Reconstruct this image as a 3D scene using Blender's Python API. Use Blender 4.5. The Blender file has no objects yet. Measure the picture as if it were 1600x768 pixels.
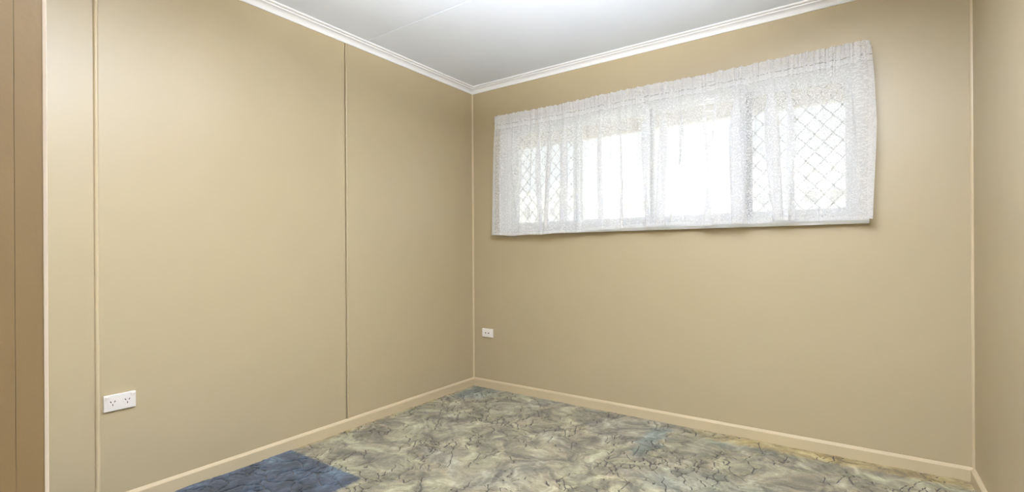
import bpy, bmesh, math, random
import numpy as np
from mathutils import Vector, Matrix
random.seed(7)
S = bpy.context.scene
C = S.collection

# ---------------------------------------------------------------- camera
cam = bpy.data.cameras.new('camera'); co = bpy.data.objects.new('camera', cam); C.objects.link(co)
cam.sensor_width = 36; cam.lens = 764.84 / 1600 * 36; cam.shift_y = 10.6 / 1600
cam.clip_start = 0.01
co.matrix_world = (Matrix.Translation((2.5313, -3.0604, 1.0666)) @ Matrix.Rotation(math.radians(35.06), 4, 'Z')
                   @ Matrix.Rotation(math.radians(90), 4, 'X') @ Matrix.Rotation(math.radians(-0.335), 4, 'Z'))
S.camera = co

# ---------------------------------------------------------------- sky, sun, exposure
w = bpy.data.worlds.new('sky'); S.world = w; w.use_nodes = True
bg = w.node_tree.nodes['Background']
bg.inputs[0].default_value = (0.90, 0.95, 1.0, 1); bg.inputs[1].default_value = 1.6
sun = bpy.data.lights.new('sun', 'SUN'); sun.energy = 10; sun.angle = math.radians(1); sun.color = (1, .97, .93)
so = bpy.data.objects.new('sun', sun); C.objects.link(so)
so.rotation_euler = Vector((-0.3, 0.75, -1.0)).to_track_quat('-Z', 'Y').to_euler()
S.view_settings.view_transform = 'Standard'; S.view_settings.look = 'None'
S.view_settings.gamma = 1; S.view_settings.use_curve_mapping = False
S.view_settings.exposure = 0.07
# added fill light, unseen, aimed up from beside the doorway to brighten the ceiling
fla = bpy.data.lights.new('ceiling_fill', 'AREA'); fla.shape = 'DISK'; fla.size = .3; fla.energy = 196; fla.color = (.96, .96, 1); fla.spread = math.radians(112)
flo = bpy.data.objects.new('ceiling_fill', fla); C.objects.link(flo); flo.location = (2.4, -2.7, 1.70)
flo.rotation_euler = Vector((-.30, .42, 1)).to_track_quat('-Z', 'Y').to_euler()
S.cycles.transparent_max_bounces = 24
S.cycles.max_bounces = 12; S.cycles.diffuse_bounces = 8
LAMP_W, HALL_W = 5, 3

# ---------------------------------------------------------------- helpers
def mat(name, col, rough=.5, metal=0, bump=None, spec=.5):
    m = bpy.data.materials.new(name); m.use_nodes = True
    p = m.node_tree.nodes['Principled BSDF']
    p.inputs['Base Color'].default_value = (*col, 1); p.inputs['Roughness'].default_value = rough
    p.inputs['Metallic'].default_value = metal; p.inputs['Specular IOR Level'].default_value = spec
    if bump:
        sc, st, dist = bump; n = m.node_tree
        t = n.nodes.new('ShaderNodeTexCoord'); x = n.nodes.new('ShaderNodeTexNoise')
        x.inputs['Scale'].default_value = sc; x.inputs['Detail'].default_value = 3
        b = n.nodes.new('ShaderNodeBump'); b.inputs['Strength'].default_value = st; b.inputs['Distance'].default_value = dist
        n.links.new(t.outputs['Object'], x.inputs['Vector']); n.links.new(x.outputs['Fac'], b.inputs['Height'])
        n.links.new(b.outputs['Normal'], p.inputs['Normal'])
    return m
def srgb(r, g, b):
    f = lambda c: (c/255/12.92) if c/255 <= .04045 else ((c/255+.055)/1.055)**2.4
    return (f(r), f(g), f(b))

def paint(name, a, b, rough):
    """wall paint: a faint roller mottling between two close tones, slow unevenness in the relief"""
    m = mat(name, a, rough); n = m.node_tree; p = n.nodes['Principled BSDF']
    p.inputs['Specular IOR Level'].default_value = .7
    g = n.nodes.new('ShaderNodeNewGeometry'); x = n.nodes.new('ShaderNodeTexNoise')
    x.inputs['Scale'].default_value = 1.6; x.inputs['Detail'].default_value = 3
    r = n.nodes.new('ShaderNodeMix'); r.data_type = 'RGBA'
    r.inputs[6].default_value = (*a, 1); r.inputs[7].default_value = (*b, 1)
    n.links.new(g.outputs['Position'], x.inputs['Vector']); n.links.new(x.outputs['Fac'], r.inputs[0])
    n.links.new(r.outputs[2], p.inputs['Base Color'])
    x2 = n.nodes.new('ShaderNodeTexNoise'); x2.inputs['Scale'].default_value = 260; x2.inputs['Detail'].default_value = 2
    x3 = n.nodes.new('ShaderNodeTexNoise'); x3.inputs['Scale'].default_value = 3.5; x3.inputs['Detail'].default_value = 1
    n.links.new(g.outputs['Position'], x2.inputs['Vector']); n.links.new(g.outputs['Position'], x3.inputs['Vector'])
    b1 = n.nodes.new('ShaderNodeBump'); b1.inputs['Strength'].default_value = .12; b1.inputs['Distance'].default_value = .0006
    b2 = n.nodes.new('ShaderNodeBump'); b2.inputs['Strength'].default_value = .25; b2.inputs['Distance'].default_value = .012
    n.links.new(x2.outputs['Fac'], b1.inputs['Height']); n.links.new(x3.outputs['Fac'], b2.inputs['Height'])
    n.links.new(b2.outputs['Normal'], b1.inputs['Normal']); n.links.new(b1.outputs['Normal'], p.inputs['Normal'])
    return m

M = {}
M['wall'] = paint('cream_wall_paint', srgb(171, 157, 125), srgb(174, 161, 132), .38)
M['trim'] = mat('cream_gloss_trim', srgb(194, 179, 148), .3, bump=(40, .05, .001))
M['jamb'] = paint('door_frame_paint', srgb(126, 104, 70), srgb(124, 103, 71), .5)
M['ceil'] = mat('white_ceiling_paint', srgb(229, 237, 250), .7, bump=(200, .05, .0005))
M['cornice'] = mat('white_cornice_paint', srgb(226, 228, 232), .5)
M['white'] = mat('white_window_enamel', srgb(238, 240, 242), .35)
M['plastic'] = mat('white_plastic', srgb(240, 236, 232), .25)
M['slot'] = mat('dark_slot', (.02, .018, .016), .6)
M['alu'] = mat('white_aluminium', srgb(225, 228, 230), .3)
M['track'] = mat('dark_window_track', srgb(70, 72, 78), .4, .3)
M['mesh'] = mat('grey_security_mesh', srgb(84, 80, 80), .5, .2)
M['rod'] = mat('curtain_wire', srgb(150, 130, 110), .35, .6)
M['eave'] = mat('cream_eave_paint', srgb(228, 218, 202), .6)
M['fence'] = mat('pale_fence_paint', srgb(225, 222, 214), .6)
M['conc'] = mat('pale_concrete', srgb(196, 193, 186), .9, bump=(30, .3, .004))
M['hall'] = mat('hall_paint', srgb(222, 212, 186), .6)
M['brick'] = mat('far_house_render', srgb(228, 226, 220), .8)
M['roof'] = mat('far_roof', srgb(190, 190, 192), .6)
M['opal'] = mat('opal_glass', (.9, .88, .82), .3)
p = M['opal'].node_tree.nodes['Principled BSDF']
p.inputs['Emission Color'].default_value = (1, .95, .88, 1); p.inputs['Emission Strength'].default_value = 3
# thin window glass
g = bpy.data.materials.new('window_glass'); g.use_nodes = True; n = g.node_tree; n.nodes.clear()
o = n.nodes.new('ShaderNodeOutputMaterial'); mx = n.nodes.new('ShaderNodeMixShader'); fr = n.nodes.new('ShaderNodeFresnel')
tr = n.nodes.new('ShaderNodeBsdfTransparent'); gl = n.nodes.new('ShaderNodeBsdfGlossy'); gl.inputs['Roughness'].default_value = .02
tr.inputs[0].default_value = (.95, .97, .96, 1); fr.inputs[0].default_value = 1.3
n.links.new(fr.outputs[0], mx.inputs[0]); n.links.new(tr.outputs[0], mx.inputs[1]); n.links.new(gl.outputs[0], mx.inputs[2])
n.links.new(mx.outputs[0], o.inputs[0]); M['glass'] = g

def mesh_obj(name, verts, faces, m, parent=None, smooth=False):
    me = bpy.data.meshes.new(name); me.from_pydata(verts, [], faces); me.update()
    if smooth: me.polygons.foreach_set('use_smooth', [True]*len(me.polygons))
    me.materials.append(m)
    ob = bpy.data.objects.new(name, me); C.objects.link(ob)
    if parent: ob.parent = parent
    return ob
class B:
    """collects shapes; done() links them as ONE mesh object"""
    def __init__(s): s.bm = bmesh.new()
    def box(s, x0, x1, y0, y1, z0, z1, bev=0, seg=2, rot=None):
        r = bmesh.ops.create_cube(s.bm, size=1)
        v = r['verts']
        bmesh.ops.scale(s.bm, verts=v, vec=(x1-x0, y1-y0, z1-z0))
        if bev:
            es = list({e for q in v for e in q.link_edges})
            rb = bmesh.ops.bevel(s.bm, geom=es, offset=bev, segments=seg, affect='EDGES', profile=.6)
            v = list({q for f in rb['faces'] for q in f.verts} | {q for q in v if q.is_valid})
        if rot is not None: bmesh.ops.transform(s.bm, verts=v, matrix=rot)
        bmesh.ops.translate(s.bm, verts=v, vec=((x0+x1)/2, (y0+y1)/2, (z0+z1)/2))
        return s
    def bar(s, a, b, w, d, up=(0, 1, 0)):
        a, b = Vector(a), Vector(b); t = (b-a).normalized(); u = Vector(up); q = t.cross(u).normalized()
        vs = []
        for c in (a, b):
            for i, j in ((-1, -1), (1, -1), (1, 1), (-1, 1)): vs.append(s.bm.verts.new(c + q*i*w/2 + u*j*d/2))
        for f in ((0,1,2,3), (7,6,5,4), (0,4,5,1), (1,5,6,2), (2,6,7,3), (3,7,4,0)): s.bm.faces.new([vs[k] for k in f])
        return s
    def prism(s, prof, a, b, nrm, up=(0, 0, 1), m0=0, m1=0):
        """profile points (out, up) swept from a to b; nrm = direction 'out'; m0/m1 mitre slopes"""
        a, b, nrm, up = Vector(a), Vector(b), Vector(nrm), Vector(up); t = (b-a).normalized()
        r0 = [s.bm.verts.new(a + nrm*o + up*h + t*(o*m0)) for o, h in prof]
        r1 = [s.bm.verts.new(b + nrm*o + up*h - t*(o*m1)) for o, h in prof]
        k = len(prof)
        for i in range(k): s.bm.faces.new((r0[i], r0[(i+1) % k], r1[(i+1) % k], r1[i]))
        s.bm.faces.new(r0[::-1]); s.bm.faces.new(r1)
        return s
    def tube(s, pts, r, n=10):
        rings = []
        for i, q in enumerate(pts):
            q = Vector(q); t = (Vector(pts[min(i+1, len(pts)-1)]) - Vector(pts[max(i-1, 0)])).normalized()
            u = t.orthogonal().normalized() if i == 0 else (u - t*u.dot(t)).normalized()
            v = t.cross(u)
            rings.append([s.bm.verts.new(q + (u*math.cos(a)+v*math.sin(a))*r) for a in [2*math.pi*k/n for k in range(n)]])
        for A, D in zip(rings, rings[1:]):
            for k in range(n): s.bm.faces.new((A[k], A[(k+1) % n], D[(k+1) % n], D[k]))
        s.bm.faces.new(rings[0][::-1]); s.bm.faces.new(rings[-1])
        return s
    def lathe(s, prof, c, n=32, axis='Z'):
        rings = []
        for r, z in prof:
            rr = []
            for k in range(n):
                a = 2*math.pi*k/n; q = Vector((r*math.cos(a), r*math.sin(a), z))
                if axis == 'Y': q = Vector((q.x, -q.z, q.y))
                if axis == 'X': q = Vector((q.z, q.x, q.y))
                rr.append(s.bm.verts.new(q + Vector(c)))
            rings.append(rr)
        for A, D in zip(rings, rings[1:]):
            for k in range(n): s.bm.faces.new((A[k], A[(k+1) % n], D[(k+1) % n], D[k]))
        s.bm.faces.new(rings[0][::-1]); s.bm.faces.new(rings[-1])
        return s
    def done(s, name, m, parent=None, smooth=False, kind=None):
        bmesh.ops.recalc_face_normals(s.bm, faces=s.bm.faces)
        me = bpy.data.meshes.new(name); s.bm.to_mesh(me); s.bm.free(); me.materials.append(m)
        if smooth:
            me.polygons.foreach_set('use_smooth', [True]*len(me.polygons))
            me.set_sharp_from_angle(angle=math.radians(40))
        ob = bpy.data.objects.new(name, me); C.objects.link(ob)
        if parent: ob.parent = parent; ob.matrix_parent_inverse = Matrix.Translation(-parent.location)
        if kind: ob['kind'] = kind
        return ob
def thing(name, label, cat, loc=(0, 0, 0), group=None):
    e = bpy.data.objects.new(name, None); C.objects.link(e); e.location = loc; e.empty_display_size = .05
    e['label'] = label; e['category'] = cat
    if group: e['group'] = group
    return e
def setting(name, label=None, cat=None, loc=(0, 0, 0)):
    e = bpy.data.objects.new(name, None); C.objects.link(e); e.location = loc; e.empty_display_size = .05
    e['kind'] = 'structure'
    return name_it(e, label, cat)
def name_it(e, label=None, cat=None):
    if label: e['label'] = label
    if cat: e['category'] = cat
    return e
st = 'structure'

W, H = 2.975, 2.39            # room width, ceiling height
YN = -2.985                   # inner face of the doorway wall
# ---------------------------------------------------------------- floor slab + carpet
def lattice(nx, ny, seed):
    return np.random.RandomState(seed).rand(nx, ny)
def vnoise(x, y, sc, seed):
    L = lattice(257, 257, seed); x = x*sc+40.3; y = y*sc+40.7
    i = np.floor(x).astype(int); j = np.floor(y).astype(int); fx = x-i; fy = y-j
    fx = fx*fx*(3-2*fx); fy = fy*fy*(3-2*fy); i %= 256; j %= 256
    return (L[i, j]*(1-fx)*(1-fy) + L[i+1, j]*fx*(1-fy) + L[i, j+1]*(1-fx)*fy + L[i+1, j+1]*fx*fy)
def grooves(x, y, cell, seed, warp):
    """distance to the borders of warped cells, in metres"""
    wx = x + warp*(vnoise(x, y, 9, seed+1)-.5) + warp*.55*(vnoise(x, y, 22, seed+2)-.5)
    wy = y + warp*(vnoise(x, y, 9, seed+3)-.5) + warp*.55*(vnoise(x, y, 22, seed+4)-.5)
    L1 = lattice(257, 257, seed+5); L2 = lattice(257, 257, seed+6)
    X = wx/cell+60; Y = wy/cell+60; i0 = np.floor(X).astype(int); j0 = np.floor(Y).astype(int)
    d1 = np.full(x.shape, 9.); d2 = np.full(x.shape, 9.)
    for a in (-1, 0, 1):
        for b in (-1, 0, 1):
            i = i0+a; j = j0+b
            d = np.hypot(i + L1[i % 256, j % 256] - X, j + L2[i % 256, j % 256] - Y)
            d2 = np.where(d < d1, d1, np.minimum(d2, d)); d1 = np.minimum(d1, d)
    g = (d2-d1)*cell*.5
    if g.ndim == 2 and min(g.shape) > 3:      # even line width whatever the warp
        a, b = np.gradient(g, x[1, 0]-x[0, 0], y[0, 1]-y[0, 0]); m = np.hypot(a, b)
        m = np.maximum.reduce([m] + [np.roll(m, k, ax) for k in (1, -1, 2, -2) for ax in (0, 1)])*.85
        g = g/np.clip(m, .25, 4) + .012*np.clip((.30-m)/.1, 0, 1)
    return g
def carpet_height(x, y):
    g1 = grooves(x, y, .13, 11, .11); gate1 = vnoise(x, y, 6.5, 31)
    g2 = grooves(x, y, .085, 51, .10); gate2 = vnoise(x, y, 7.0, 33)
    d = np.minimum(g1 + .014*np.clip((.41-gate1)/.05, 0, 1), g2 + .014*np.clip((.65-gate2)/.05, 0, 1))
    puff = .0028*np.clip(g1/.03, 0, 1)**.6*np.clip((gate1-.40)/.1, 0, 1) + .003*vnoise(x, y, 14, 71)
    h = puff - .0065*np.clip((.0052-d)/.003, 0, 1) + .0018*(vnoise(x, y, 120, 72)-.5)
    return h, d, g1
def height_field(x0, x1, y0, y1, step, zoff, name, m, parent):
    nx = int((x1-x0)/step)+1; ny = int((y1-y0)/step)+1
    X, Y = np.meshgrid(np.linspace(x0, x1, nx), np.linspace(y0, y1, ny), indexing='ij')
    Z, D, G = carpet_height(X, Y); Z = Z+zoff
    co_ = np.stack([X, Y, Z], -1).reshape(-1, 3)
    idx = np.arange(nx*ny).reshape(nx, ny)
    q = np.stack([idx[:-1, :-1], idx[1:, :-1], idx[1:, 1:], idx[:-1, 1:]], -1).reshape(-1, 4)
    me = bpy.data.meshes.new(name); me.vertices.add(len(co_)); me.vertices.foreach_set('co', co_.ravel())
    me.loops.add(q.size); me.loops.foreach_set('vertex_index', q.ravel())
    me.polygons.add(len(q)); me.polygons.foreach_set('loop_start', np.arange(0, q.size, 4))
    me.polygons.foreach_set('loop_total', np.full(len(q), 4)); me.update(calc_edges=True); me.validate()
    at = me.attributes.new('groove_shade', 'FLOAT', 'POINT'); at.data.foreach_set('value', np.clip(1-D/.014, 0, 1).ravel().astype(np.float32))
    at = me.attributes.new('lobe', 'FLOAT', 'POINT'); at.data.foreach_set('value', np.clip(G/.05, 0, 1).ravel().astype(np.float32))
    me.polygons.foreach_set('use_smooth', [True]*len(q)); me.materials.append(m)
    ob = bpy.data.objects.new(name, me); C.objects.link(ob); ob.parent = parent
    return ob

def carpet_material():
    m = bpy.data.materials.new('sculpted_carpet'); m.use_nodes = True; n = m.node_tree; N = n.nodes.new; L = n.links.new
    p = n.nodes['Principled BSDF']; p.inputs['Roughness'].default_value = .95; p.inputs['Specular IOR Level'].default_value = .15
    p.inputs['Sheen Weight'].default_value = .15; p.inputs['Sheen Roughness'].default_value = .6
    geo = N('ShaderNodeNewGeometry'); pos = geo.outputs['Position']
    flat = N('ShaderNodeVectorMath'); flat.operation = 'MULTIPLY'; flat.inputs[1].default_value = (1, 1, 0); L(pos, flat.inputs[0])
    def noise(sc, det=3, dis=0, vec=None, rough=.5):
        x = N('ShaderNodeTexNoise'); x.inputs['Scale'].default_value = sc; x.inputs['Detail'].default_value = det
        x.inputs['Distortion'].default_value = dis; x.inputs['Roughness'].default_value = rough
        L(vec or flat.outputs[0], x.inputs['Vector']); return x
    def math_(op, a, b=None, c=None, clamp=False):
        x = N('ShaderNodeMath'); x.operation = op; x.use_clamp = clamp
        for i, v in enumerate((a, b, c)):
            if v is None: continue
            if isinstance(v, (int, float)): x.inputs[i].default_value = v
            else: L(v, x.inputs[i])
        return x.outputs[0]
    def ramp(v, stops):
        r = N('ShaderNodeValToRGB'); r.color_ramp.interpolation = 'EASE' if False else 'LINEAR'
        while len(r.color_ramp.elements) < len(stops): r.color_ramp.elements.new(.5)
        for e, (t, c) in zip(r.color_ramp.elements, stops): e.position = t; e.color = (*c, 1)
        L(v, r.inputs[0]); return r.outputs[0]
    def mix(f, a, b, mode='MIX'):
        x = N('ShaderNodeMix'); x.data_type = 'RGBA'; x.blend_type = mode
        for i, v in ((0, f), (6, a), (7, b)):
            if isinstance(v, (int, float)): x.inputs[i].default_value = v
            elif isinstance(v, tuple): x.inputs[i].default_value = (*v, 1)
            else: L(v, x.inputs[i])
        return x.outputs[2]
    # marbled swirls: warped coordinates then banded noise
    wn = noise(3.2, 2); wv = N('ShaderNodeVectorMath'); wv.operation = 'MULTIPLY_ADD'
    wv.inputs[1].default_value = (.28, .28, 0); L(wn.outputs['Color'], wv.inputs[0]); L(flat.outputs[0], wv.inputs[2])
    a = noise(3.2, 3, .8, wv.outputs[0], .55)
    bands = math_('SINE', math_('MULTIPLY', a.outputs['Fac'], 60.0))
    bands = math_('MULTIPLY_ADD', bands, .5, .5)
    b = noise(7.5, 4, .6, wv.outputs[0], .6)
    tone = math_('ADD', math_('MULTIPLY', b.outputs['Fac'], .9), math_('MULTIPLY', bands, .07))
    col = ramp(tone, [(.32, srgb(98, 94, 88)), (.43, srgb(130, 126, 117)), (.52, srgb(156, 152, 140)), (.61, srgb(182, 179, 166)), (.70, srgb(210, 207, 194))])
    lb = N('ShaderNodeAttribute'); lb.attribute_name = 'lobe'
    arcs = math_('SINE', math_('MULTIPLY', math_('ADD', lb.outputs['Fac'], math_('MULTIPLY', b.outputs['Fac'], .35)), 26.0))
    tone = math_('ADD', tone, math_('MULTIPLY', arcs, .016))
    tone = math_('ADD', tone, math_('MULTIPLY', math_('SUBTRACT', noise(60, 3).outputs['Fac'], .5), .14))
    col = ramp(tone, [(.32, srgb(98, 94, 88)), (.43, srgb(130, 126, 117)), (.52, srgb(156, 152, 140)), (.61, srgb(182, 179, 166)), (.70, srgb(210, 207, 194))])
    # drifting hues: sage, taupe, blue grey
    hue = noise(2.1, 2, .6)
    hc = ramp(hue.outputs['Fac'], [(.34, (.96, .95, .95)), (.46, (.93, .97, .88)), (.56, (.99, .955, .90)), (.66, (.91, .95, .99))])
    col = mix(1.0, col, hc, 'MULTIPLY')
    sep = N('ShaderNodeSeparateXYZ'); L(pos, sep.inputs[0]); X, Y = sep.outputs[0], sep.outputs[1]
    jit = math_('MULTIPLY', math_('SUBTRACT', noise(45, 2).outputs['Fac'], .5), .05)
    jit2 = math_('MULTIPLY', math_('SUBTRACT', noise(9, 3).outputs['Fac'], .5), .30)
    def step(v, lo, hi):
        r = N('ShaderNodeMapRange'); r.inputs[1].default_value = lo; r.inputs[2].default_value = hi; r.interpolation_type = 'SMOOTHSTEP'
        L(v, r.inputs[0]); return r.outputs[0]
    # blue tints in places: along the far right and a thin streak
    def blob(cx, cy, rx, ry, k):
        dx = math_('DIVIDE', math_('SUBTRACT', math_('ADD', X, jit2), cx), rx); dy = math_('DIVIDE', math_('SUBTRACT', math_('ADD', Y, jit2), cy), ry)
        d = math_('ADD', math_('MULTIPLY', dx, dx), math_('MULTIPLY', dy, dy))
        return math_('MULTIPLY', math_('SUBTRACT', 1.0, step(d, .2, 1.0)), k)
    bl = math_('MAXIMUM', blob(2.05, -.78, .5, .26, .4), blob(.14, -.16, .25, .2, .6))
    bl = math_('MAXIMUM', bl, blob(1.58, -.35, .09, .32, .8)); bl = math_('MAXIMUM', bl, blob(1.95, -.12, .35, .12, .5))
    col = mix(bl, col, mix(1.0, col, (.60, .80, 1.02), 'MULTIPLY'))
    # unfaded blue rectangle where furniture stood
    e1 = math_('SUBTRACT', 1.0, step(math_('ADD', Y, jit), -1.585, -1.562))
    e2 = math_('SUBTRACT', 1.0, step(math_('ADD', math_('ADD', X, Y), jit), -1.025, -.995))
    e3 = math_('SUBTRACT', 1.0, step(math_('ADD', X, jit), .60, .625))
    blue = ramp(tone, [(.34, srgb(38, 48, 66)), (.46, srgb(62, 78, 104)), (.56, srgb(92, 110, 138)), (.68, srgb(148, 166, 188))])
    col = mix(math_('MULTIPLY', math_('MULTIPLY', e1, e3), .93), col, mix(1.0, blue, (.40, .51, .64), 'MULTIPLY'))
    # straw coloured strip along the window wall
    s1 = step(math_('ADD', math_('ADD', Y, jit), math_('MULTIPLY', math_('SUBTRACT', 2.9, X), .045)), -.135, -.07)
    s2 = step(math_('ADD', X, jit2), 1.55, 2.05)
    straw = ramp(tone, [(.34, srgb(130, 114, 72)), (.5, srgb(182, 164, 110)), (.68, srgb(214, 198, 150))])
    col = mix(math_('MULTIPLY', math_('MULTIPLY', s1, s2), .75), col, straw)
    # straw fringe against the left skirting
    s3 = math_('MULTIPLY', math_('SUBTRACT', 1.0, step(math_('ADD', X, jit), .03, .06)), .45)
    s3 = math_('MULTIPLY', s3, math_('SUBTRACT', 1.0, e1))
    col = mix(s3, col, straw)
    # groove shade painted as thin dark outlines between the cut pile lobes
    la = N('ShaderNodeAttribute'); la.attribute_name = 'groove_shade'
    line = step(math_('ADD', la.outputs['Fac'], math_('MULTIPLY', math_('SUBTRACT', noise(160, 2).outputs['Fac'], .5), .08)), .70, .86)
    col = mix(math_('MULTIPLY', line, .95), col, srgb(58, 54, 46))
    # fibre speckle
    f = noise(420, 2); fc = ramp(f.outputs['Fac'], [(.32, (.6, .6, .6)), (.68, (1.3, 1.3, 1.3))])
    col = mix(.8, col, mix(1.0, col, fc, 'MULTIPLY'))
    col = mix(1.0, col, (.79, .75, .61), 'MULTIPLY')
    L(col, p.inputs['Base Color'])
    bp = N('ShaderNodeBump'); bp.inputs['Strength'].default_value = .6; bp.inputs['Distance'].default_value = .004
    L(f.outputs['Fac'], bp.inputs['Height']); L(bp.outputs['Normal'], p.inputs['Normal'])
    return m
M['carpet'] = carpet_material()
fl = B().box(-.1, 3.7, -4.3, .1, -.12, -.02).done('floor', M['conc'], kind=st)
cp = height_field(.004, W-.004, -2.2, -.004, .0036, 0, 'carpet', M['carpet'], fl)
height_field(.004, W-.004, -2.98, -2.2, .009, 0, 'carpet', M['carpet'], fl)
cp['label'] = 'sculpted swirl patterned carpet in sage, taupe and blue'
B().box(1.2, 3.65, -4.3, -2.982, -.02, .002).done('hall_carpet', M['carpet'], fl)

# ---------------------------------------------------------------- walls
wl = B().box(-.112, -.012, YN-.1, .1, -.02, H+.1).done('wall_left', M['wall'], kind=st)
for a, b in ((0, -1.2), (-1.2, -2.4), (-2.4, YN)):
    B().box(-.012, 0, b+.0015, a-(.0112 if a == -1.2 else .0015), 0, H).done('wall_panel', M['wall'], wl)
OX0, OX1, OZ0, OZ1 = .33, 2.555, 1.225, 2.035      # window opening
(B().box(-.012, OX0, 0, .1, -.02, H+.1).box(OX1, W+.1, 0, .1, -.02, H+.1)
 .box(OX0, OX1, 0, .1, -.02, OZ0).box(OX0, OX1, 0, .1, OZ1, H+.1)).done('wall_back', M['wall'], kind=st)
B().box(W, W+.1, YN-.1, 0, -.02, H+.1).done('wall_right', M['wall'], kind=st)
DX0, DX1, DH = 2.081, 2.925, 2.06
(B().box(-.012, DX0-.02, YN-.1, YN, -.02, H+.1).box(DX1+.02, W, YN-.1, YN, -.02, H+.1)
 .box(DX0-.02, DX1+.02, YN-.1, YN, DH+.02, H+.1)).done('wall_near', M['wall'], kind=st)
# ceiling sheets with the joint seen in the photograph
ce = B().box(-.112, 3.7, -4.3, .1, H+.03, H+.14).done('ceiling', M['ceil'], kind=st)
for a, b in ((0, -1.082), (-1.082, -2.282), (-2.282, YN)):
    B().box(0, W, b+.0026, a-.0026, H, H+.01).done('ceiling_sheet', M['ceil'], ce)
# hall behind the doorway
(B().box(1.1, 1.2, -4.3, YN-.1, -.02, H+.1)).done('wall_hall_left', M['hall'], kind=st)
(B().box(3.65, 3.75, -4.3, YN-.1, -.02, H+.1)).done('wall_hall_right', M['hall'], kind=st)
(B().box(1.1, 3.75, -4.4, -4.3, -.02, H+.1)).done('wall_hall_end', M['hall'], kind=st)
(B().box(W+.1, 3.75, YN-.1, YN, -.02, H+.1)).done('wall_hall_front', M['hall'], kind=st)

# door frame: lining, architraves
df = setting('door_1', loc=(DX0, YN, 0))
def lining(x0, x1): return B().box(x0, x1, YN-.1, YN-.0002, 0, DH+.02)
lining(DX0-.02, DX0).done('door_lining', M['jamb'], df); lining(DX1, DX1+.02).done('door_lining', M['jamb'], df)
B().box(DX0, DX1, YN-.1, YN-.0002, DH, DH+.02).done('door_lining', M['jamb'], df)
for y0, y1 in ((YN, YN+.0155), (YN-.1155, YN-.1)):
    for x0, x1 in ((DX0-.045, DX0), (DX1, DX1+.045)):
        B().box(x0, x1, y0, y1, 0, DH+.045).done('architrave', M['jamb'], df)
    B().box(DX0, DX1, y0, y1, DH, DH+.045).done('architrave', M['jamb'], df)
M['edge'] = mat('painted_highlight', srgb(238, 226, 214), .35)  # window light on the frame's bevelled edge, painted as a pale strip
B().box(DX0-.012, DX0+.0003, YN+.0136, YN+.0158, 0, DH+.02, .0002, 1).done('edge_highlight', M['edge'], df)
B().box(DX1-.0003, DX1+.012, YN+.0136, YN+.0158, 0, DH+.02, .0002, 1).done('edge_highlight', M['edge'], df)

# skirting boards
SK = [(0, 0), (.016, 0), (.016, .0548), (.0150, .0572), (.0055, .0662), (.004, .0667), (0, .0667)]
B().prism(SK, (0, YN, 0), (0, 0, 0), (1, 0, 0), m1=1).done('baseboard_left', M['trim'], kind=st)
B().prism(SK, (0, 0, 0), (W, 0, 0), (0, -1, 0), m0=1, m1=1).done('baseboard_back', M['trim'], kind=st)
B().prism(SK, (W, 0, 0), (W, YN, 0), (-1, 0, 0), m0=1).done('baseboard_right', M['trim'], kind=st)
B().prism(SK, (0, YN, 0), (DX0-.045, YN, 0), (0, 1, 0), m0=1).done('baseboard_near', M['trim'], kind=st)
# half round cover strips over the sheet joints, beads in the corners
half = [(.0065*math.sin(t), .0085*math.cos(t)) for t in [math.pi*k/10 for k in range(11)]]
def bead(y, w, d, name):
    pr = [(d*math.sin(t), w*math.cos(t)) for t in [math.pi*k/12 for k in range(13)]]
    return B().prism(pr, (0, y, .0668), (0, y, H-.047), (1, 0, 0), up=(0, 1, 0)).done(name, M['wall' if y == -1.2 else 'trim'], smooth=True, kind=st)
bead(-1.2, .0072, .009, 'trim_1'); bead(-2.4, .0085, .0095, 'trim_2')
quad = [(0, 0), (.010, 0), (.0095, .004), (.007, .007), (.004, .0095), (0, .010)]
B().prism(quad, (0, 0, .0668), (0, 0, H-.047), (1, 0, 0), up=(0, -1, 0)).done('trim_3', M['trim'], smooth=True, kind=st)
B().prism(quad, (W, 0, .0668), (W, 0, H-.047), (-1, 0, 0), up=(0, -1, 0)).done('trim_4', M['trim'], smooth=True, kind=st)
# cornice: lower cove and a stepped upper band
cove = [(0, -.046), (.006, -.046), (.0075, -.041)]
for k in range(9):
    t = math.pi/2*k/8; cove.append((.0085+.024*(1-math.cos(t)), -.039+.022*math.sin(t)))
cove += [(.0345, -.0165), (.0355, -.011), (.040, -.0095), (.045, -.0095), (.049, -.0075), (.051, -.004), (.051, 0), (0, 0)]
for i, (a, b, nn, m0, m1) in enumerate((((0, YN, H), (0, 0, H), (1, 0, 0), 1, 1), ((0, 0, H), (W, 0, H), (0, -1, 0), 1, 1),
                                      ((W, 0, H), (W, YN, H), (-1, 0, 0), 1, 1), ((W, YN, H), (0, YN, H), (0, 1, 0), 1, 1))):
    B().prism(cove, a, b, nn, m0=m0, m1=m1).done('trim_%d' % (5+i), M['cornice'], smooth=True, kind=st)

# ---------------------------------------------------------------- window
wn = setting('window_1', loc=(OX0, 0, OZ0))
T = .02
B().box(OX0, OX0+T, .001, .1, OZ0, OZ1).done('window_lining', M['white'], wn)
B().box(OX1-T, OX1, .001, .1, OZ0, OZ1).done('window_lining', M['white'], wn)
B().box(OX0+T, OX1-T, .001, .1, OZ1-T, OZ1).done('window_lining', M['white'], wn)
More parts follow.
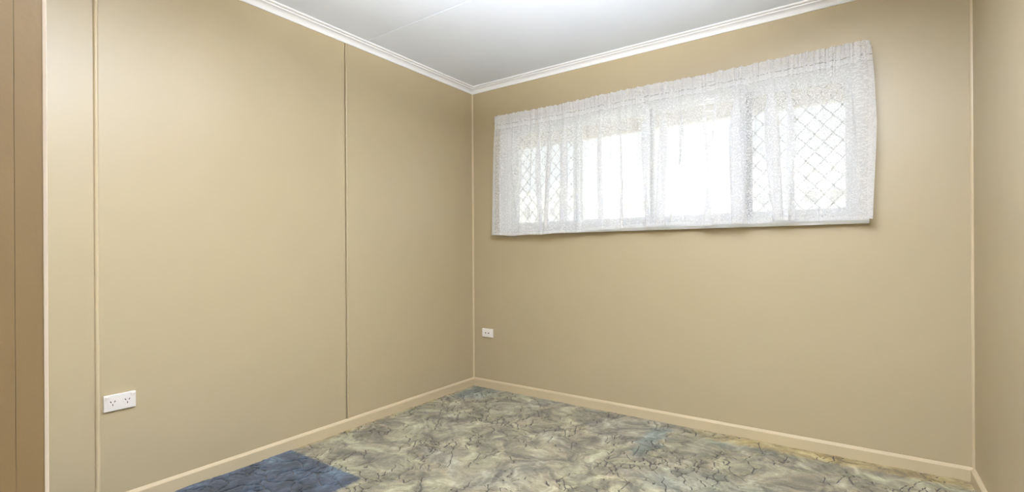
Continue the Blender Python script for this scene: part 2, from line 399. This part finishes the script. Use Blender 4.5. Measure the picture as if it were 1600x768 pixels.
# interior architraves and sill
B().box(OX0-.045, OX0+.008, -.013, -.0005, OZ0, OZ1+.045, .002).done('window_architrave', M['white'], wn)
B().box(OX1-.008, OX1+.034, -.013, -.0005, OZ0, OZ1+.045, .002).done('window_architrave', M['white'], wn)
B().box(OX0+.008, OX1-.008, -.013, -.0005, OZ1-.008, OZ1+.045, .002).done('window_architrave', M['white'], wn)
sl = B().box(OX0-.045, OX1+.034, -.034, -.0005, OZ0-.021, OZ0-.0005, .002).box(OX0+.001, OX1-.001, -.002, .1, OZ0-.0005, OZ0+.018, 0).done('window_sill', M['white'], wn)
# aluminium frame
FX0, FX1, FZ0, FZ1 = OX0+T, OX1-T, OZ0+.018, OZ1-T
fr = (B().box(FX0, FX0+.025, .045, .1, FZ0, FZ1, .001).box(FX1-.025, FX1, .045, .1, FZ0, FZ1, .001)
      .box(FX0+.025, FX1-.025, .045, .1, FZ0, FZ0+.025, .001).box(FX0+.025, FX1-.025, .045, .1, FZ1-.025, FZ1, .001)).done('window_frame', M['alu'], wn)
def sash(x0, x1, y, mt, s=.03):
    z0, z1 = FZ0+.025, FZ1-.025
    o = (B().box(x0, x0+s, y, y+.018, z0, z1, .001).box(x1-s, x1, y, y+.018, z0, z1, .001)
         .box(x0+s, x1-s, y, y+.018, z0, z0+.028, .001).box(x0+s, x1-s, y, y+.018, z1-s, z1, .001)).done('window_sash', mt, wn)
    q = B().box(x0+s, x1-s, y+.007, y+.011, z0+.028, z1-s).done('glass_pane', M['glass'], o)
    return o
x1 = FX0+.025
sash(x1, .915, .072, M['alu'], .02)
sash(.885, 1.465, .050, M['alu'], .03)
sash(1.445, 2.01, .050, M['alu'], .03)
sash(1.985, FX1-.025, .072, M['alu'], .02)
B().box(2.012, 2.045, .052, .070, FZ0+.025, FZ1-.025, .001).done('window_track', M['track'], wn)
# latch on the sliding sash
lt = B().box(1.985, 1.999, .040, .050, 1.56, 1.64, .002).done('window_latch', M['track'], wn)

def grille(x0, x1, label):
    z0, z1 = FZ0+.01, FZ1-.01; y = .112
    t = thing('security_grille', label, 'security grille', (x0, y, z0), 'diamond security grilles outside the window')
    (B().box(x0, x0+.018, y-.01, y+.008, z0, z1, .001).box(x1-.018, x1, y-.01, y+.008, z0, z1, .001)
     .box(x0+.018, x1-.018, y-.01, y+.008, z0, z0+.018, .001).box(x0+.018, x1-.018, y-.01, y+.008, z1-.018, z1, .001)).done('grille_frame', M['alu'], t)
    ax0, ax1, az0, az1 = x0+.015, x1-.015, z0+.015, z1-.015
    px, pz = .085, .095; k = pz/px
    kn = B()
    for sgn in (1, -1):
        # lines z = sgn*k*(x-ax0) + c
        c = az0 - (k*(ax1-ax0) if sgn > 0 else 0) ; c = math.floor((c)/pz)*pz
        while c < az1 + (k*(ax1-ax0) if sgn < 0 else 0):
            pts = []
            X = ax0 - (ax0 % (px/2))
            seq = np.arange(ax0, ax1+1e-6, .0085)
            for xx in seq:
                zz = sgn*k*(xx-ax0)+c
                ph = (xx-ax0)/px*2*math.pi*2
                if az0 <= zz <= az1: pts.append((xx, y + .0015*sgn, zz + .0022*math.sin(ph)*sgn))
            if len(pts) > 2: B().tube(pts, .0032, 6).done('grille_bar', M['mesh'], t)
            c += pz
    # clips where the bars cross
    i = 0
    X = ax0
    nodes = []
    for a in range(-20, 40):
        for b in range(-20, 60):
            # + line: z=k(x-ax0)+a*pz'  - line: z=-k(x-ax0)+b*pz'
            c1 = math.floor((az0-k*(ax1-ax0))/pz)*pz + a*pz; c2 = math.floor(az0/pz)*pz + b*pz
            xx = ax0+(c2-c1)/(2*k); zz = (c1+c2)/2
            if ax0 < xx < ax1 and az0 < zz < az1: nodes.append((xx, zz))
    for xx, zz in nodes: kn.box(xx-.0055, xx+.0055, y-.006, y+.006, zz-.0055, zz+.0055, .0015, 1)
    o = kn.done('crossing_clip', M['mesh'], t); o['kind'] = 'stuff'
grille(FX0+.005, .93, 'diamond lattice security grille behind the left end of the lace curtain')
grille(1.995, FX1-.005, 'diamond lattice security grille behind the right end of the lace curtain')

# ---------------------------------------------------------------- lace curtain
def lace_material(name, dens, sc=1.0):
    m = bpy.data.materials.new(name); m.use_nodes = True; n = m.node_tree; n.nodes.clear(); N = n.nodes.new; L = n.links.new
    out = N('ShaderNodeOutputMaterial')
    uv = N('ShaderNodeUVMap'); uv.uv_map = 'cloth'
    def math_(op, a, b=None, clamp=False):
        x = N('ShaderNodeMath'); x.operation = op; x.use_clamp = clamp
        for i, v in enumerate((a, b)):
            if v is None: continue
            if isinstance(v, (int, float)): x.inputs[i].default_value = v
            else: L(v, x.inputs[i])
        return x.outputs[0]
    # net holes, floral blobs of denser thread
    v = N('ShaderNodeTexVoronoi'); v.feature = 'DISTANCE_TO_EDGE'; v.inputs['Scale'].default_value = 230*sc; L(uv.outputs[0], v.inputs['Vector'])
    hole = math_('GREATER_THAN', v.outputs['Distance'], .17)      # 1 = hole
    f1 = N('ShaderNodeTexNoise'); f1.inputs['Scale'].default_value = 130*sc; f1.inputs['Detail'].default_value = 3; f1.inputs['Distortion'].default_value = 1.0
    L(uv.outputs[0], f1.inputs['Vector'])
    blob = math_('GREATER_THAN', f1.outputs['Fac'], .535)          # 1 = solid motif
    at = N('ShaderNodeAttribute'); at.attribute_name = 'dense'; D = at.outputs['Fac']
    a = math_('MULTIPLY', hole, math_('SUBTRACT', 1.0, blob))      # open fraction
    # alpha: open -> dens[0], net -> dens[1], motif -> dens[2]
    al = math_('ADD', math_('MULTIPLY', a, dens[0]), math_('MULTIPLY', math_('SUBTRACT', 1.0, a), dens[1]))
    al = math_('ADD', al, math_('MULTIPLY', blob, dens[2]-dens[1]))
    tr_ = math_('SUBTRACT', 1.0, al, True)
    # the 'dense' value doubles the cloth (hems, header): transmission squared
    tr2 = math_('POWER', tr_, math_('ADD', 1.0, math_('MULTIPLY', D, 5.0)))
    # rows of hem holes, their shade painted dark: attribute 'rows'
    ar = N('ShaderNodeAttribute'); ar.attribute_name = 'rows'
    nz = N('ShaderNodeTexNoise'); nz.inputs['Scale'].default_value = 60; nz.noise_dimensions = '2D'
    mp = N('ShaderNodeMapping'); mp.inputs['Scale'].default_value = (1, .05, 1); L(uv.outputs[0], mp.inputs[0]); L(mp.outputs[0], nz.inputs['Vector'])
    hole_shade = math_('MULTIPLY', ar.outputs['Fac'], math_('GREATER_THAN', nz.outputs['Fac'], .50))
    tr3 = math_('MULTIPLY', tr2, math_('SUBTRACT', 1.0, hole_shade))
    d = N('ShaderNodeBsdfDiffuse'); cm = N('ShaderNodeMix'); cm.data_type = 'RGBA'      # shade behind the holes painted as dark dashes
    cm.inputs[6].default_value = (.93, .93, .94, 1); cm.inputs[7].default_value = (.20, .17, .14, 1)
    L(hole_shade, cm.inputs[0]); L(cm.outputs[2], d.inputs[0])
    t = N('ShaderNodeBsdfTranslucent'); t.inputs[0].default_value = (.92, .94, .98, 1)
    ms = N('ShaderNodeMixShader'); ms.inputs[0].default_value = .46; L(d.outputs[0], ms.inputs[1]); L(t.outputs[0], ms.inputs[2])
    tp = N('ShaderNodeBsdfTransparent'); mm = N('ShaderNodeMixShader')
    L(tr3, mm.inputs[0]); L(ms.outputs[0], mm.inputs[1]); L(tp.outputs[0], mm.inputs[2]); L(mm.outputs[0], out.inputs[0])
    return m
M['lace'] = lace_material('white_lace', (.19, .78, .97))

ct = thing('lace_curtain', 'short white floral lace curtain hanging across the whole window', 'curtain', (1.42, -.05, 1.22))
CX0, CX1, CZT, CZB = .262, 2.592, 2.112, 1.224
# cloth path in plan: list of (x, y, s)
folds = [(.32, .020, .6), (.385, .010, .3), (.445, .018, .7), (.52, .022, .9), (.60, .014, .5), (.68, .022, .9), (.745, .014, .4), (.776, .022, .8),
         (.884, .020, .8), (1.00, .012, .25), (1.158, .024, 1.0), (1.22, .012, .6), (1.30, .010, .6), (1.40, .014, .8), (1.462, .030, 1.1),
         (1.575, .032, 1.15), (1.69, .012, .6), (1.80, .022, 1.1), (1.86, .020, 1.0), (1.915, .012, .7), (1.995, .030, 1.05), (2.10, .010, .5),
         (2.165, .018, 1.1), (2.25, .020, 1.1), (2.38, .010, .25), (2.44, .012, .3), (2.52, .022, .8), (2.56, .018, .6)]
NU, NV = 2200, 46
def fold_path(v):
    """v: 0 top .. 1 bottom. Returns x,y arrays over NU columns."""
    u = np.linspace(CX0, CX1, NU)
    x = u.copy(); y = np.zeros(NU)
    grow = .35 + .75*min(1, v*3.2)
    for k, (c, wd, a) in enumerate(folds):
        drift = (v-.4)*random.Random(k).uniform(-.022, .022)
        wv = wd*(1.3+1.5*v)
        cc = c+drift
        t = (u-cc)/wv
        e = np.exp(-t*t)
        x += -grow*a*wv*1.25*np.sin(np.clip(t*1.9, -math.pi, math.pi))*np.exp(-t*t*.35)*.9
        y += -grow*a*.026*e
    ph = u*76+4*np.sin(u*8.3+1)+2.2*np.sin(u*19+.4)+.5*v*np.sin(u*3.1)
    md = (.35+.65*np.clip(.5+.9*np.sin(u*6.1+2.4)+.5*np.sin(u*15+1), 0, 1))*(.35+.75*min(1, v*3))
    x += -md*.0175*np.sin(ph); y += -md*.014*(1+np.cos(ph)) + .006
    y += .003*np.sin(u*31+1.7-v*2)
    if v < .16:   # tight gathers on the rod
        g_ = (1-v/.16)
        y += g_*(.0035*np.sin(u*330+2*np.sin(u*41)) + .002*np.sin(u*510+3*np.sin(u*23)))
    return x, y
X0, Y0 = fold_path(.7)
s_ = np.concatenate([[0], np.cumsum(np.hypot(np.diff(X0), np.diff(Y0)))])
vs, uvs, dense, rows = [], [], [], []
tvals = np.concatenate([np.array([0, .008, .016, .026, .036, .044, .05, .06, .072, .0775, .0785, .083, .084, .092, .104, .112, .1155, .1165, .1185, .1195, .13]), np.linspace(.15, .97, 28), np.array([.978, .984, .99, 1.0])])
NV = len(tvals)
for t in tvals:
    v = (t-.04)/.96 if t > .04 else 0
    x, y = fold_path(max(0, v))
    # bottom line: hangs a little lower on the left
    uu = np.linspace(0, 1, NU)
    zb = CZB + .004*np.sin(x*9) + .003*np.sin(x*23+1) - .026*np.clip((1.25-x)/.35, 0, 1)
    zt = CZT + .0035*np.sin(x*140)*np.sin(x*37) + .004*np.sin(x*6)
    z = zt + (zb-zt)*t
    # pocket hugs the rod then falls; bottom swings out past the sill
    y0 = -.050 - .006*math.sin(min(1, t/.06)*math.pi) - .006*t
    yy = y0 + y
    # right hand edge flares into the room and a little outward, left edge bows slightly
    ue = np.linspace(CX0, CX1, NU); fr_ = np.clip((ue-2.49)/.1, 0, 1)**1.5; fl_ = np.clip((.34-ue)/.08, 0, 1)**1.5
    bow = math.sin(math.pi*min(1, .12+.75*t))
    x = x + fr_*.008*bow*(t > .03) + fr_*.066*t - fl_*.040*t
    yy = yy - fr_*.016*bow - fl_*.012*t
    dn = np.zeros(NU)
    if t < .118: dn[:] = .80
    if t >= .982: dn[:] = .9
    dn[:14] = 1; dn[-14:] = 1
    rw = np.full(NU, 1.0 if (.078 <= t <= .0832 or .116 <= t <= .119) else 0.0)
    vs.append(np.stack([x, yy, z], -1)); uvs.append(np.stack([s_, np.full(NU, t*.9)], -1)); dense.append(dn); rows.append(rw)
vs = np.array(vs); uvs = np.array(uvs).reshape(-1, 2); dense = np.array(dense).ravel(); rows = np.array(rows).ravel()
def cloth(name, r0, r1, m, parent):
    nr = r1-r0+1; co_ = (vs[r0:r1+1].reshape(-1, 3) - np.array(parent.location))
    idx = np.arange(nr*NU).reshape(nr, NU)
    q = np.stack([idx[:-1, :-1], idx[:-1, 1:], idx[1:, 1:], idx[1:, :-1]], -1).reshape(-1, 4)
    me = bpy.data.meshes.new(name); me.vertices.add(len(co_)); me.vertices.foreach_set('co', co_.ravel())
    me.loops.add(q.size); me.loops.foreach_set('vertex_index', q.ravel())
    me.polygons.add(len(q)); me.polygons.foreach_set('loop_start', np.arange(0, q.size, 4))
    me.polygons.foreach_set('loop_total', np.full(len(q), 4)); me.update(calc_edges=True)
    ul = me.uv_layers.new(name='cloth'); ul.data.foreach_set('uv', uvs.reshape(-1, NU, 2)[r0:r1+1].reshape(-1, 2)[q.ravel()].ravel())
    for nm, arr in (('dense', dense), ('rows', rows)):
        at = me.attributes.new(nm, 'FLOAT', 'POINT'); at.data.foreach_set('value', arr.reshape(-1, NU)[r0:r1+1].ravel().astype(np.float32))
    me.polygons.foreach_set('use_smooth', [True]*len(q)); me.materials.append(m)
    ob = bpy.data.objects.new(name, me); C.objects.link(ob); ob.parent = parent
    return ob
ih = int(np.where(tvals >= .13)[0][0]); ib = int(np.where(tvals >= .978)[0][0])
cloth('curtain_header', 0, ih, M['lace'], ct)
cloth('lace_panel', ih, ib, M['lace'], ct)
cloth('bottom_hem', ib, NV-1, M['lace'], ct)
# stretched wire with its end hooks
rd = thing('curtain_wire', 'thin curtain wire on hooks, its end showing at the curtain top right', 'curtain rod', (1.43, -.034, 2.085))
B().tube([(CX0-.004, -.034, 2.085), (CX1+.004, -.034, 2.088)], .003, 8).done('wire', M['rod'], rd)
for x in (CX0-.004, CX1+.006):
    B().lathe([(.0001, -.040), (.004, -.040), (.004, -.002), (.009, -.0015), (.009, 0), (.0001, 0)], (x, -.0005, 2.088), 10, 'Y').done('hook', M['rod'], rd)
    rd.children[-1].scale = (1, 1, 1)

# ---------------------------------------------------------------- outlets
po = thing('power_outlet', 'double switched power outlet low on the left wall', 'power outlet', (0, -2.327, .455))
B().box(.0005, .011, -2.383, -2.273, .4205, .4885, .003, 3).done('face_plate', M['plastic'], po, smooth=True)
for yc, s in ((-2.372, 1), (-2.285, 1)):
    sw = B()
    sw.lathe([(.0001, 0), (.0075, 0), (.0075, .003), (.0001, .003)], (.011, yc, .4765), 20, 'X').box(.011, .0168, yc-.0072, yc+.0072, .4765, .4845, .001)
    sw.done('rocker_switch', M['plastic'], po, smooth=True)
for yc in (-2.353, -2.303):
    fc = B().lathe([(.0001, 0), (.0165, 0), (.016, .0008), (.0001, .0008)], (.0109, yc, .455), 28, 'X').done('socket_face', M['plastic'], po, smooth=True)
    for dy, dz, ang in ((-.0068, .0045, -32), (.0068, .0045, 32), (0, -.0085, 0)):
        B().box(.0112, .0120, yc+dy-.0014, yc+dy+.0014, .455+dz-.0038, .455+dz+.0038, 0, rot=Matrix.Rotation(math.radians(-ang), 4, 'X')).done('pin_slot', M['slot'], fc)
po2 = thing('aerial_outlet', 'small white wall plate with two round sockets near the corner', 'wall outlet', (.149, 0, .436))
B().box(.097, .203, -.012, -.0005, .402, .470, .003, 3).done('face_plate', M['plastic'], po2, smooth=True)
for xc in (.134, .164):
    r = B().lathe([(.0001, .012), (.0085, .012), (.0085, .0135), (.0075, .0145), (.0001, .0145)], (xc, 0, .436), 20, 'Y').done('socket_ring', M['plastic'], po2, smooth=True)
    B().lathe([(.0001, .0143), (.0052, .0143), (.0052, .0152), (.0001, .0152)], (xc, 0, .436), 16, 'Y').done('socket_hole', M['slot'], r)
for xc in (.108, .192):
    B().lathe([(.0001, .012), (.0025, .012), (.0025, .0126), (.0001, .0126)], (xc, 0, .436), 12, 'Y').done('screw_cap', M['plastic'], po2)

# ---------------------------------------------------------------- ceiling lamps (room lamp is above the frame)
def ceiling_lamp(x, y, label, watts, col):
    t = thing('ceiling_light', label, 'ceiling light', (x, y, H))
    B().lathe([(.0001, 0), (.15, 0), (.15, -.018), (.145, -.022), (.0001, -.022)], (x, y, H), 40).done('lamp_base', M['white'], t, smooth=True)
    prof = [(.14*math.cos(a), -.022-.075*math.sin(a)) for a in [math.pi/2*k/10 for k in range(11)]]; prof[-1] = (.001, -.097)
    B().lathe(prof, (x, y, H), 40).done('glass_bowl', M['opal'], t, smooth=True)
    l = bpy.data.lights.new('bulb', 'POINT'); l.energy = watts; l.shadow_soft_size = .12; l.color = col
    o = bpy.data.objects.new('bulb', l); C.objects.link(o); o.parent = t; o.location = (0, 0, -.24)
ceiling_lamp(1.49, -1.5, 'round opal ceiling light in the middle of the room', LAMP_W, (1, .985, .97))
ceiling_lamp(2.3, -3.75, 'added round opal fill light in the hall behind the doorway', HALL_W, (1, .95, .88))  # unseen hall lamp, added to send light through the doorway

# ---------------------------------------------------------------- outside
gd = B().box(-14, 16, .1, 30, -.5, -.42).done('ground', M['conc'], kind=st)
ev = setting('eave')
B().box(-1.5, 5, .1, .70, 2.16, 2.172).done('soffit', M['eave'], ev)
B().box(-1.5, 5, .70, .722, 2.03, 2.20, .002).done('fascia', M['eave'], ev)
gt = [(0, 0), (.09, 0), (.11, .02), (.115, .09), (.108, .09), (.103, .024), (.088, .006), (.006, .006), (.006, .09), (0, .09)]
B().prism(gt, (-1.5, .7225, 2.045), (5, .7225, 2.045), (0, 1, 0)).done('gutter', M['eave'], ev)
B().box(-1.5, 5, -4.5, .85, 2.55, 2.6).done('roof_sheet', M['roof'], ev)
fe = thing('paling_fence', 'pale paling fence across the yard, seen faintly through the lace', 'fence', (.4, 3.05, -.42))
B().box(-3.4, 4.6, 3.03, 3.07, 1.90, 1.96, .003).done('top_rail', M['fence'], fe)
B().box(-3.4, 4.6, 3.03, 3.07, .0, .08, .003).done('bottom_rail', M['fence'], fe)
pm = None; x = -3.36; i = 0
while x < 4.55:
    if pm is None:
        pl = B().box(-.055, .055, -.01, .01, 0, 2.27, .003).done('paling', M['fence']); pm = pl
    else:
        pl = pm.copy(); C.objects.link(pl)
    pl.parent = fe; pl.location = (x-.4, -.035, 0); x += .225
for x in (-3.4, -1.0, 1.4, 3.8):
    B().box(x, x+.09, 3.075, 3.165, -.42, 1.98, .004).done('fence_post', M['fence'], fe)
hs = thing('neighbour_house', 'pale neighbouring house beyond the fence, mostly washed out by daylight', 'house', (-1, 11, -.42))
B().box(-7, 5, 11, 17, -.42, 2.6).done('house_wall', M['brick'], hs)
rf = B(); pr = [(0, 0), (3.6, 1.5), (7.2, 0), (7.2, -.08), (0, -.08)]
rf.prism(pr, (-7.4, 10.8, 2.6), (5.4, 10.8, 2.6), (0, 1, 0)).done('house_roof', M['roof'], hs)
for x in (-4.6, -1.2, 2.2):
    f_ = B().box(x, x+1.5, 10.95, 11.0, .7, 1.9, .005).done('house_window', M['alu'], hs)
    B().box(x+.06, x+1.44, 10.93, 10.949, .76, 1.84).done('house_pane', M['track'], f_)
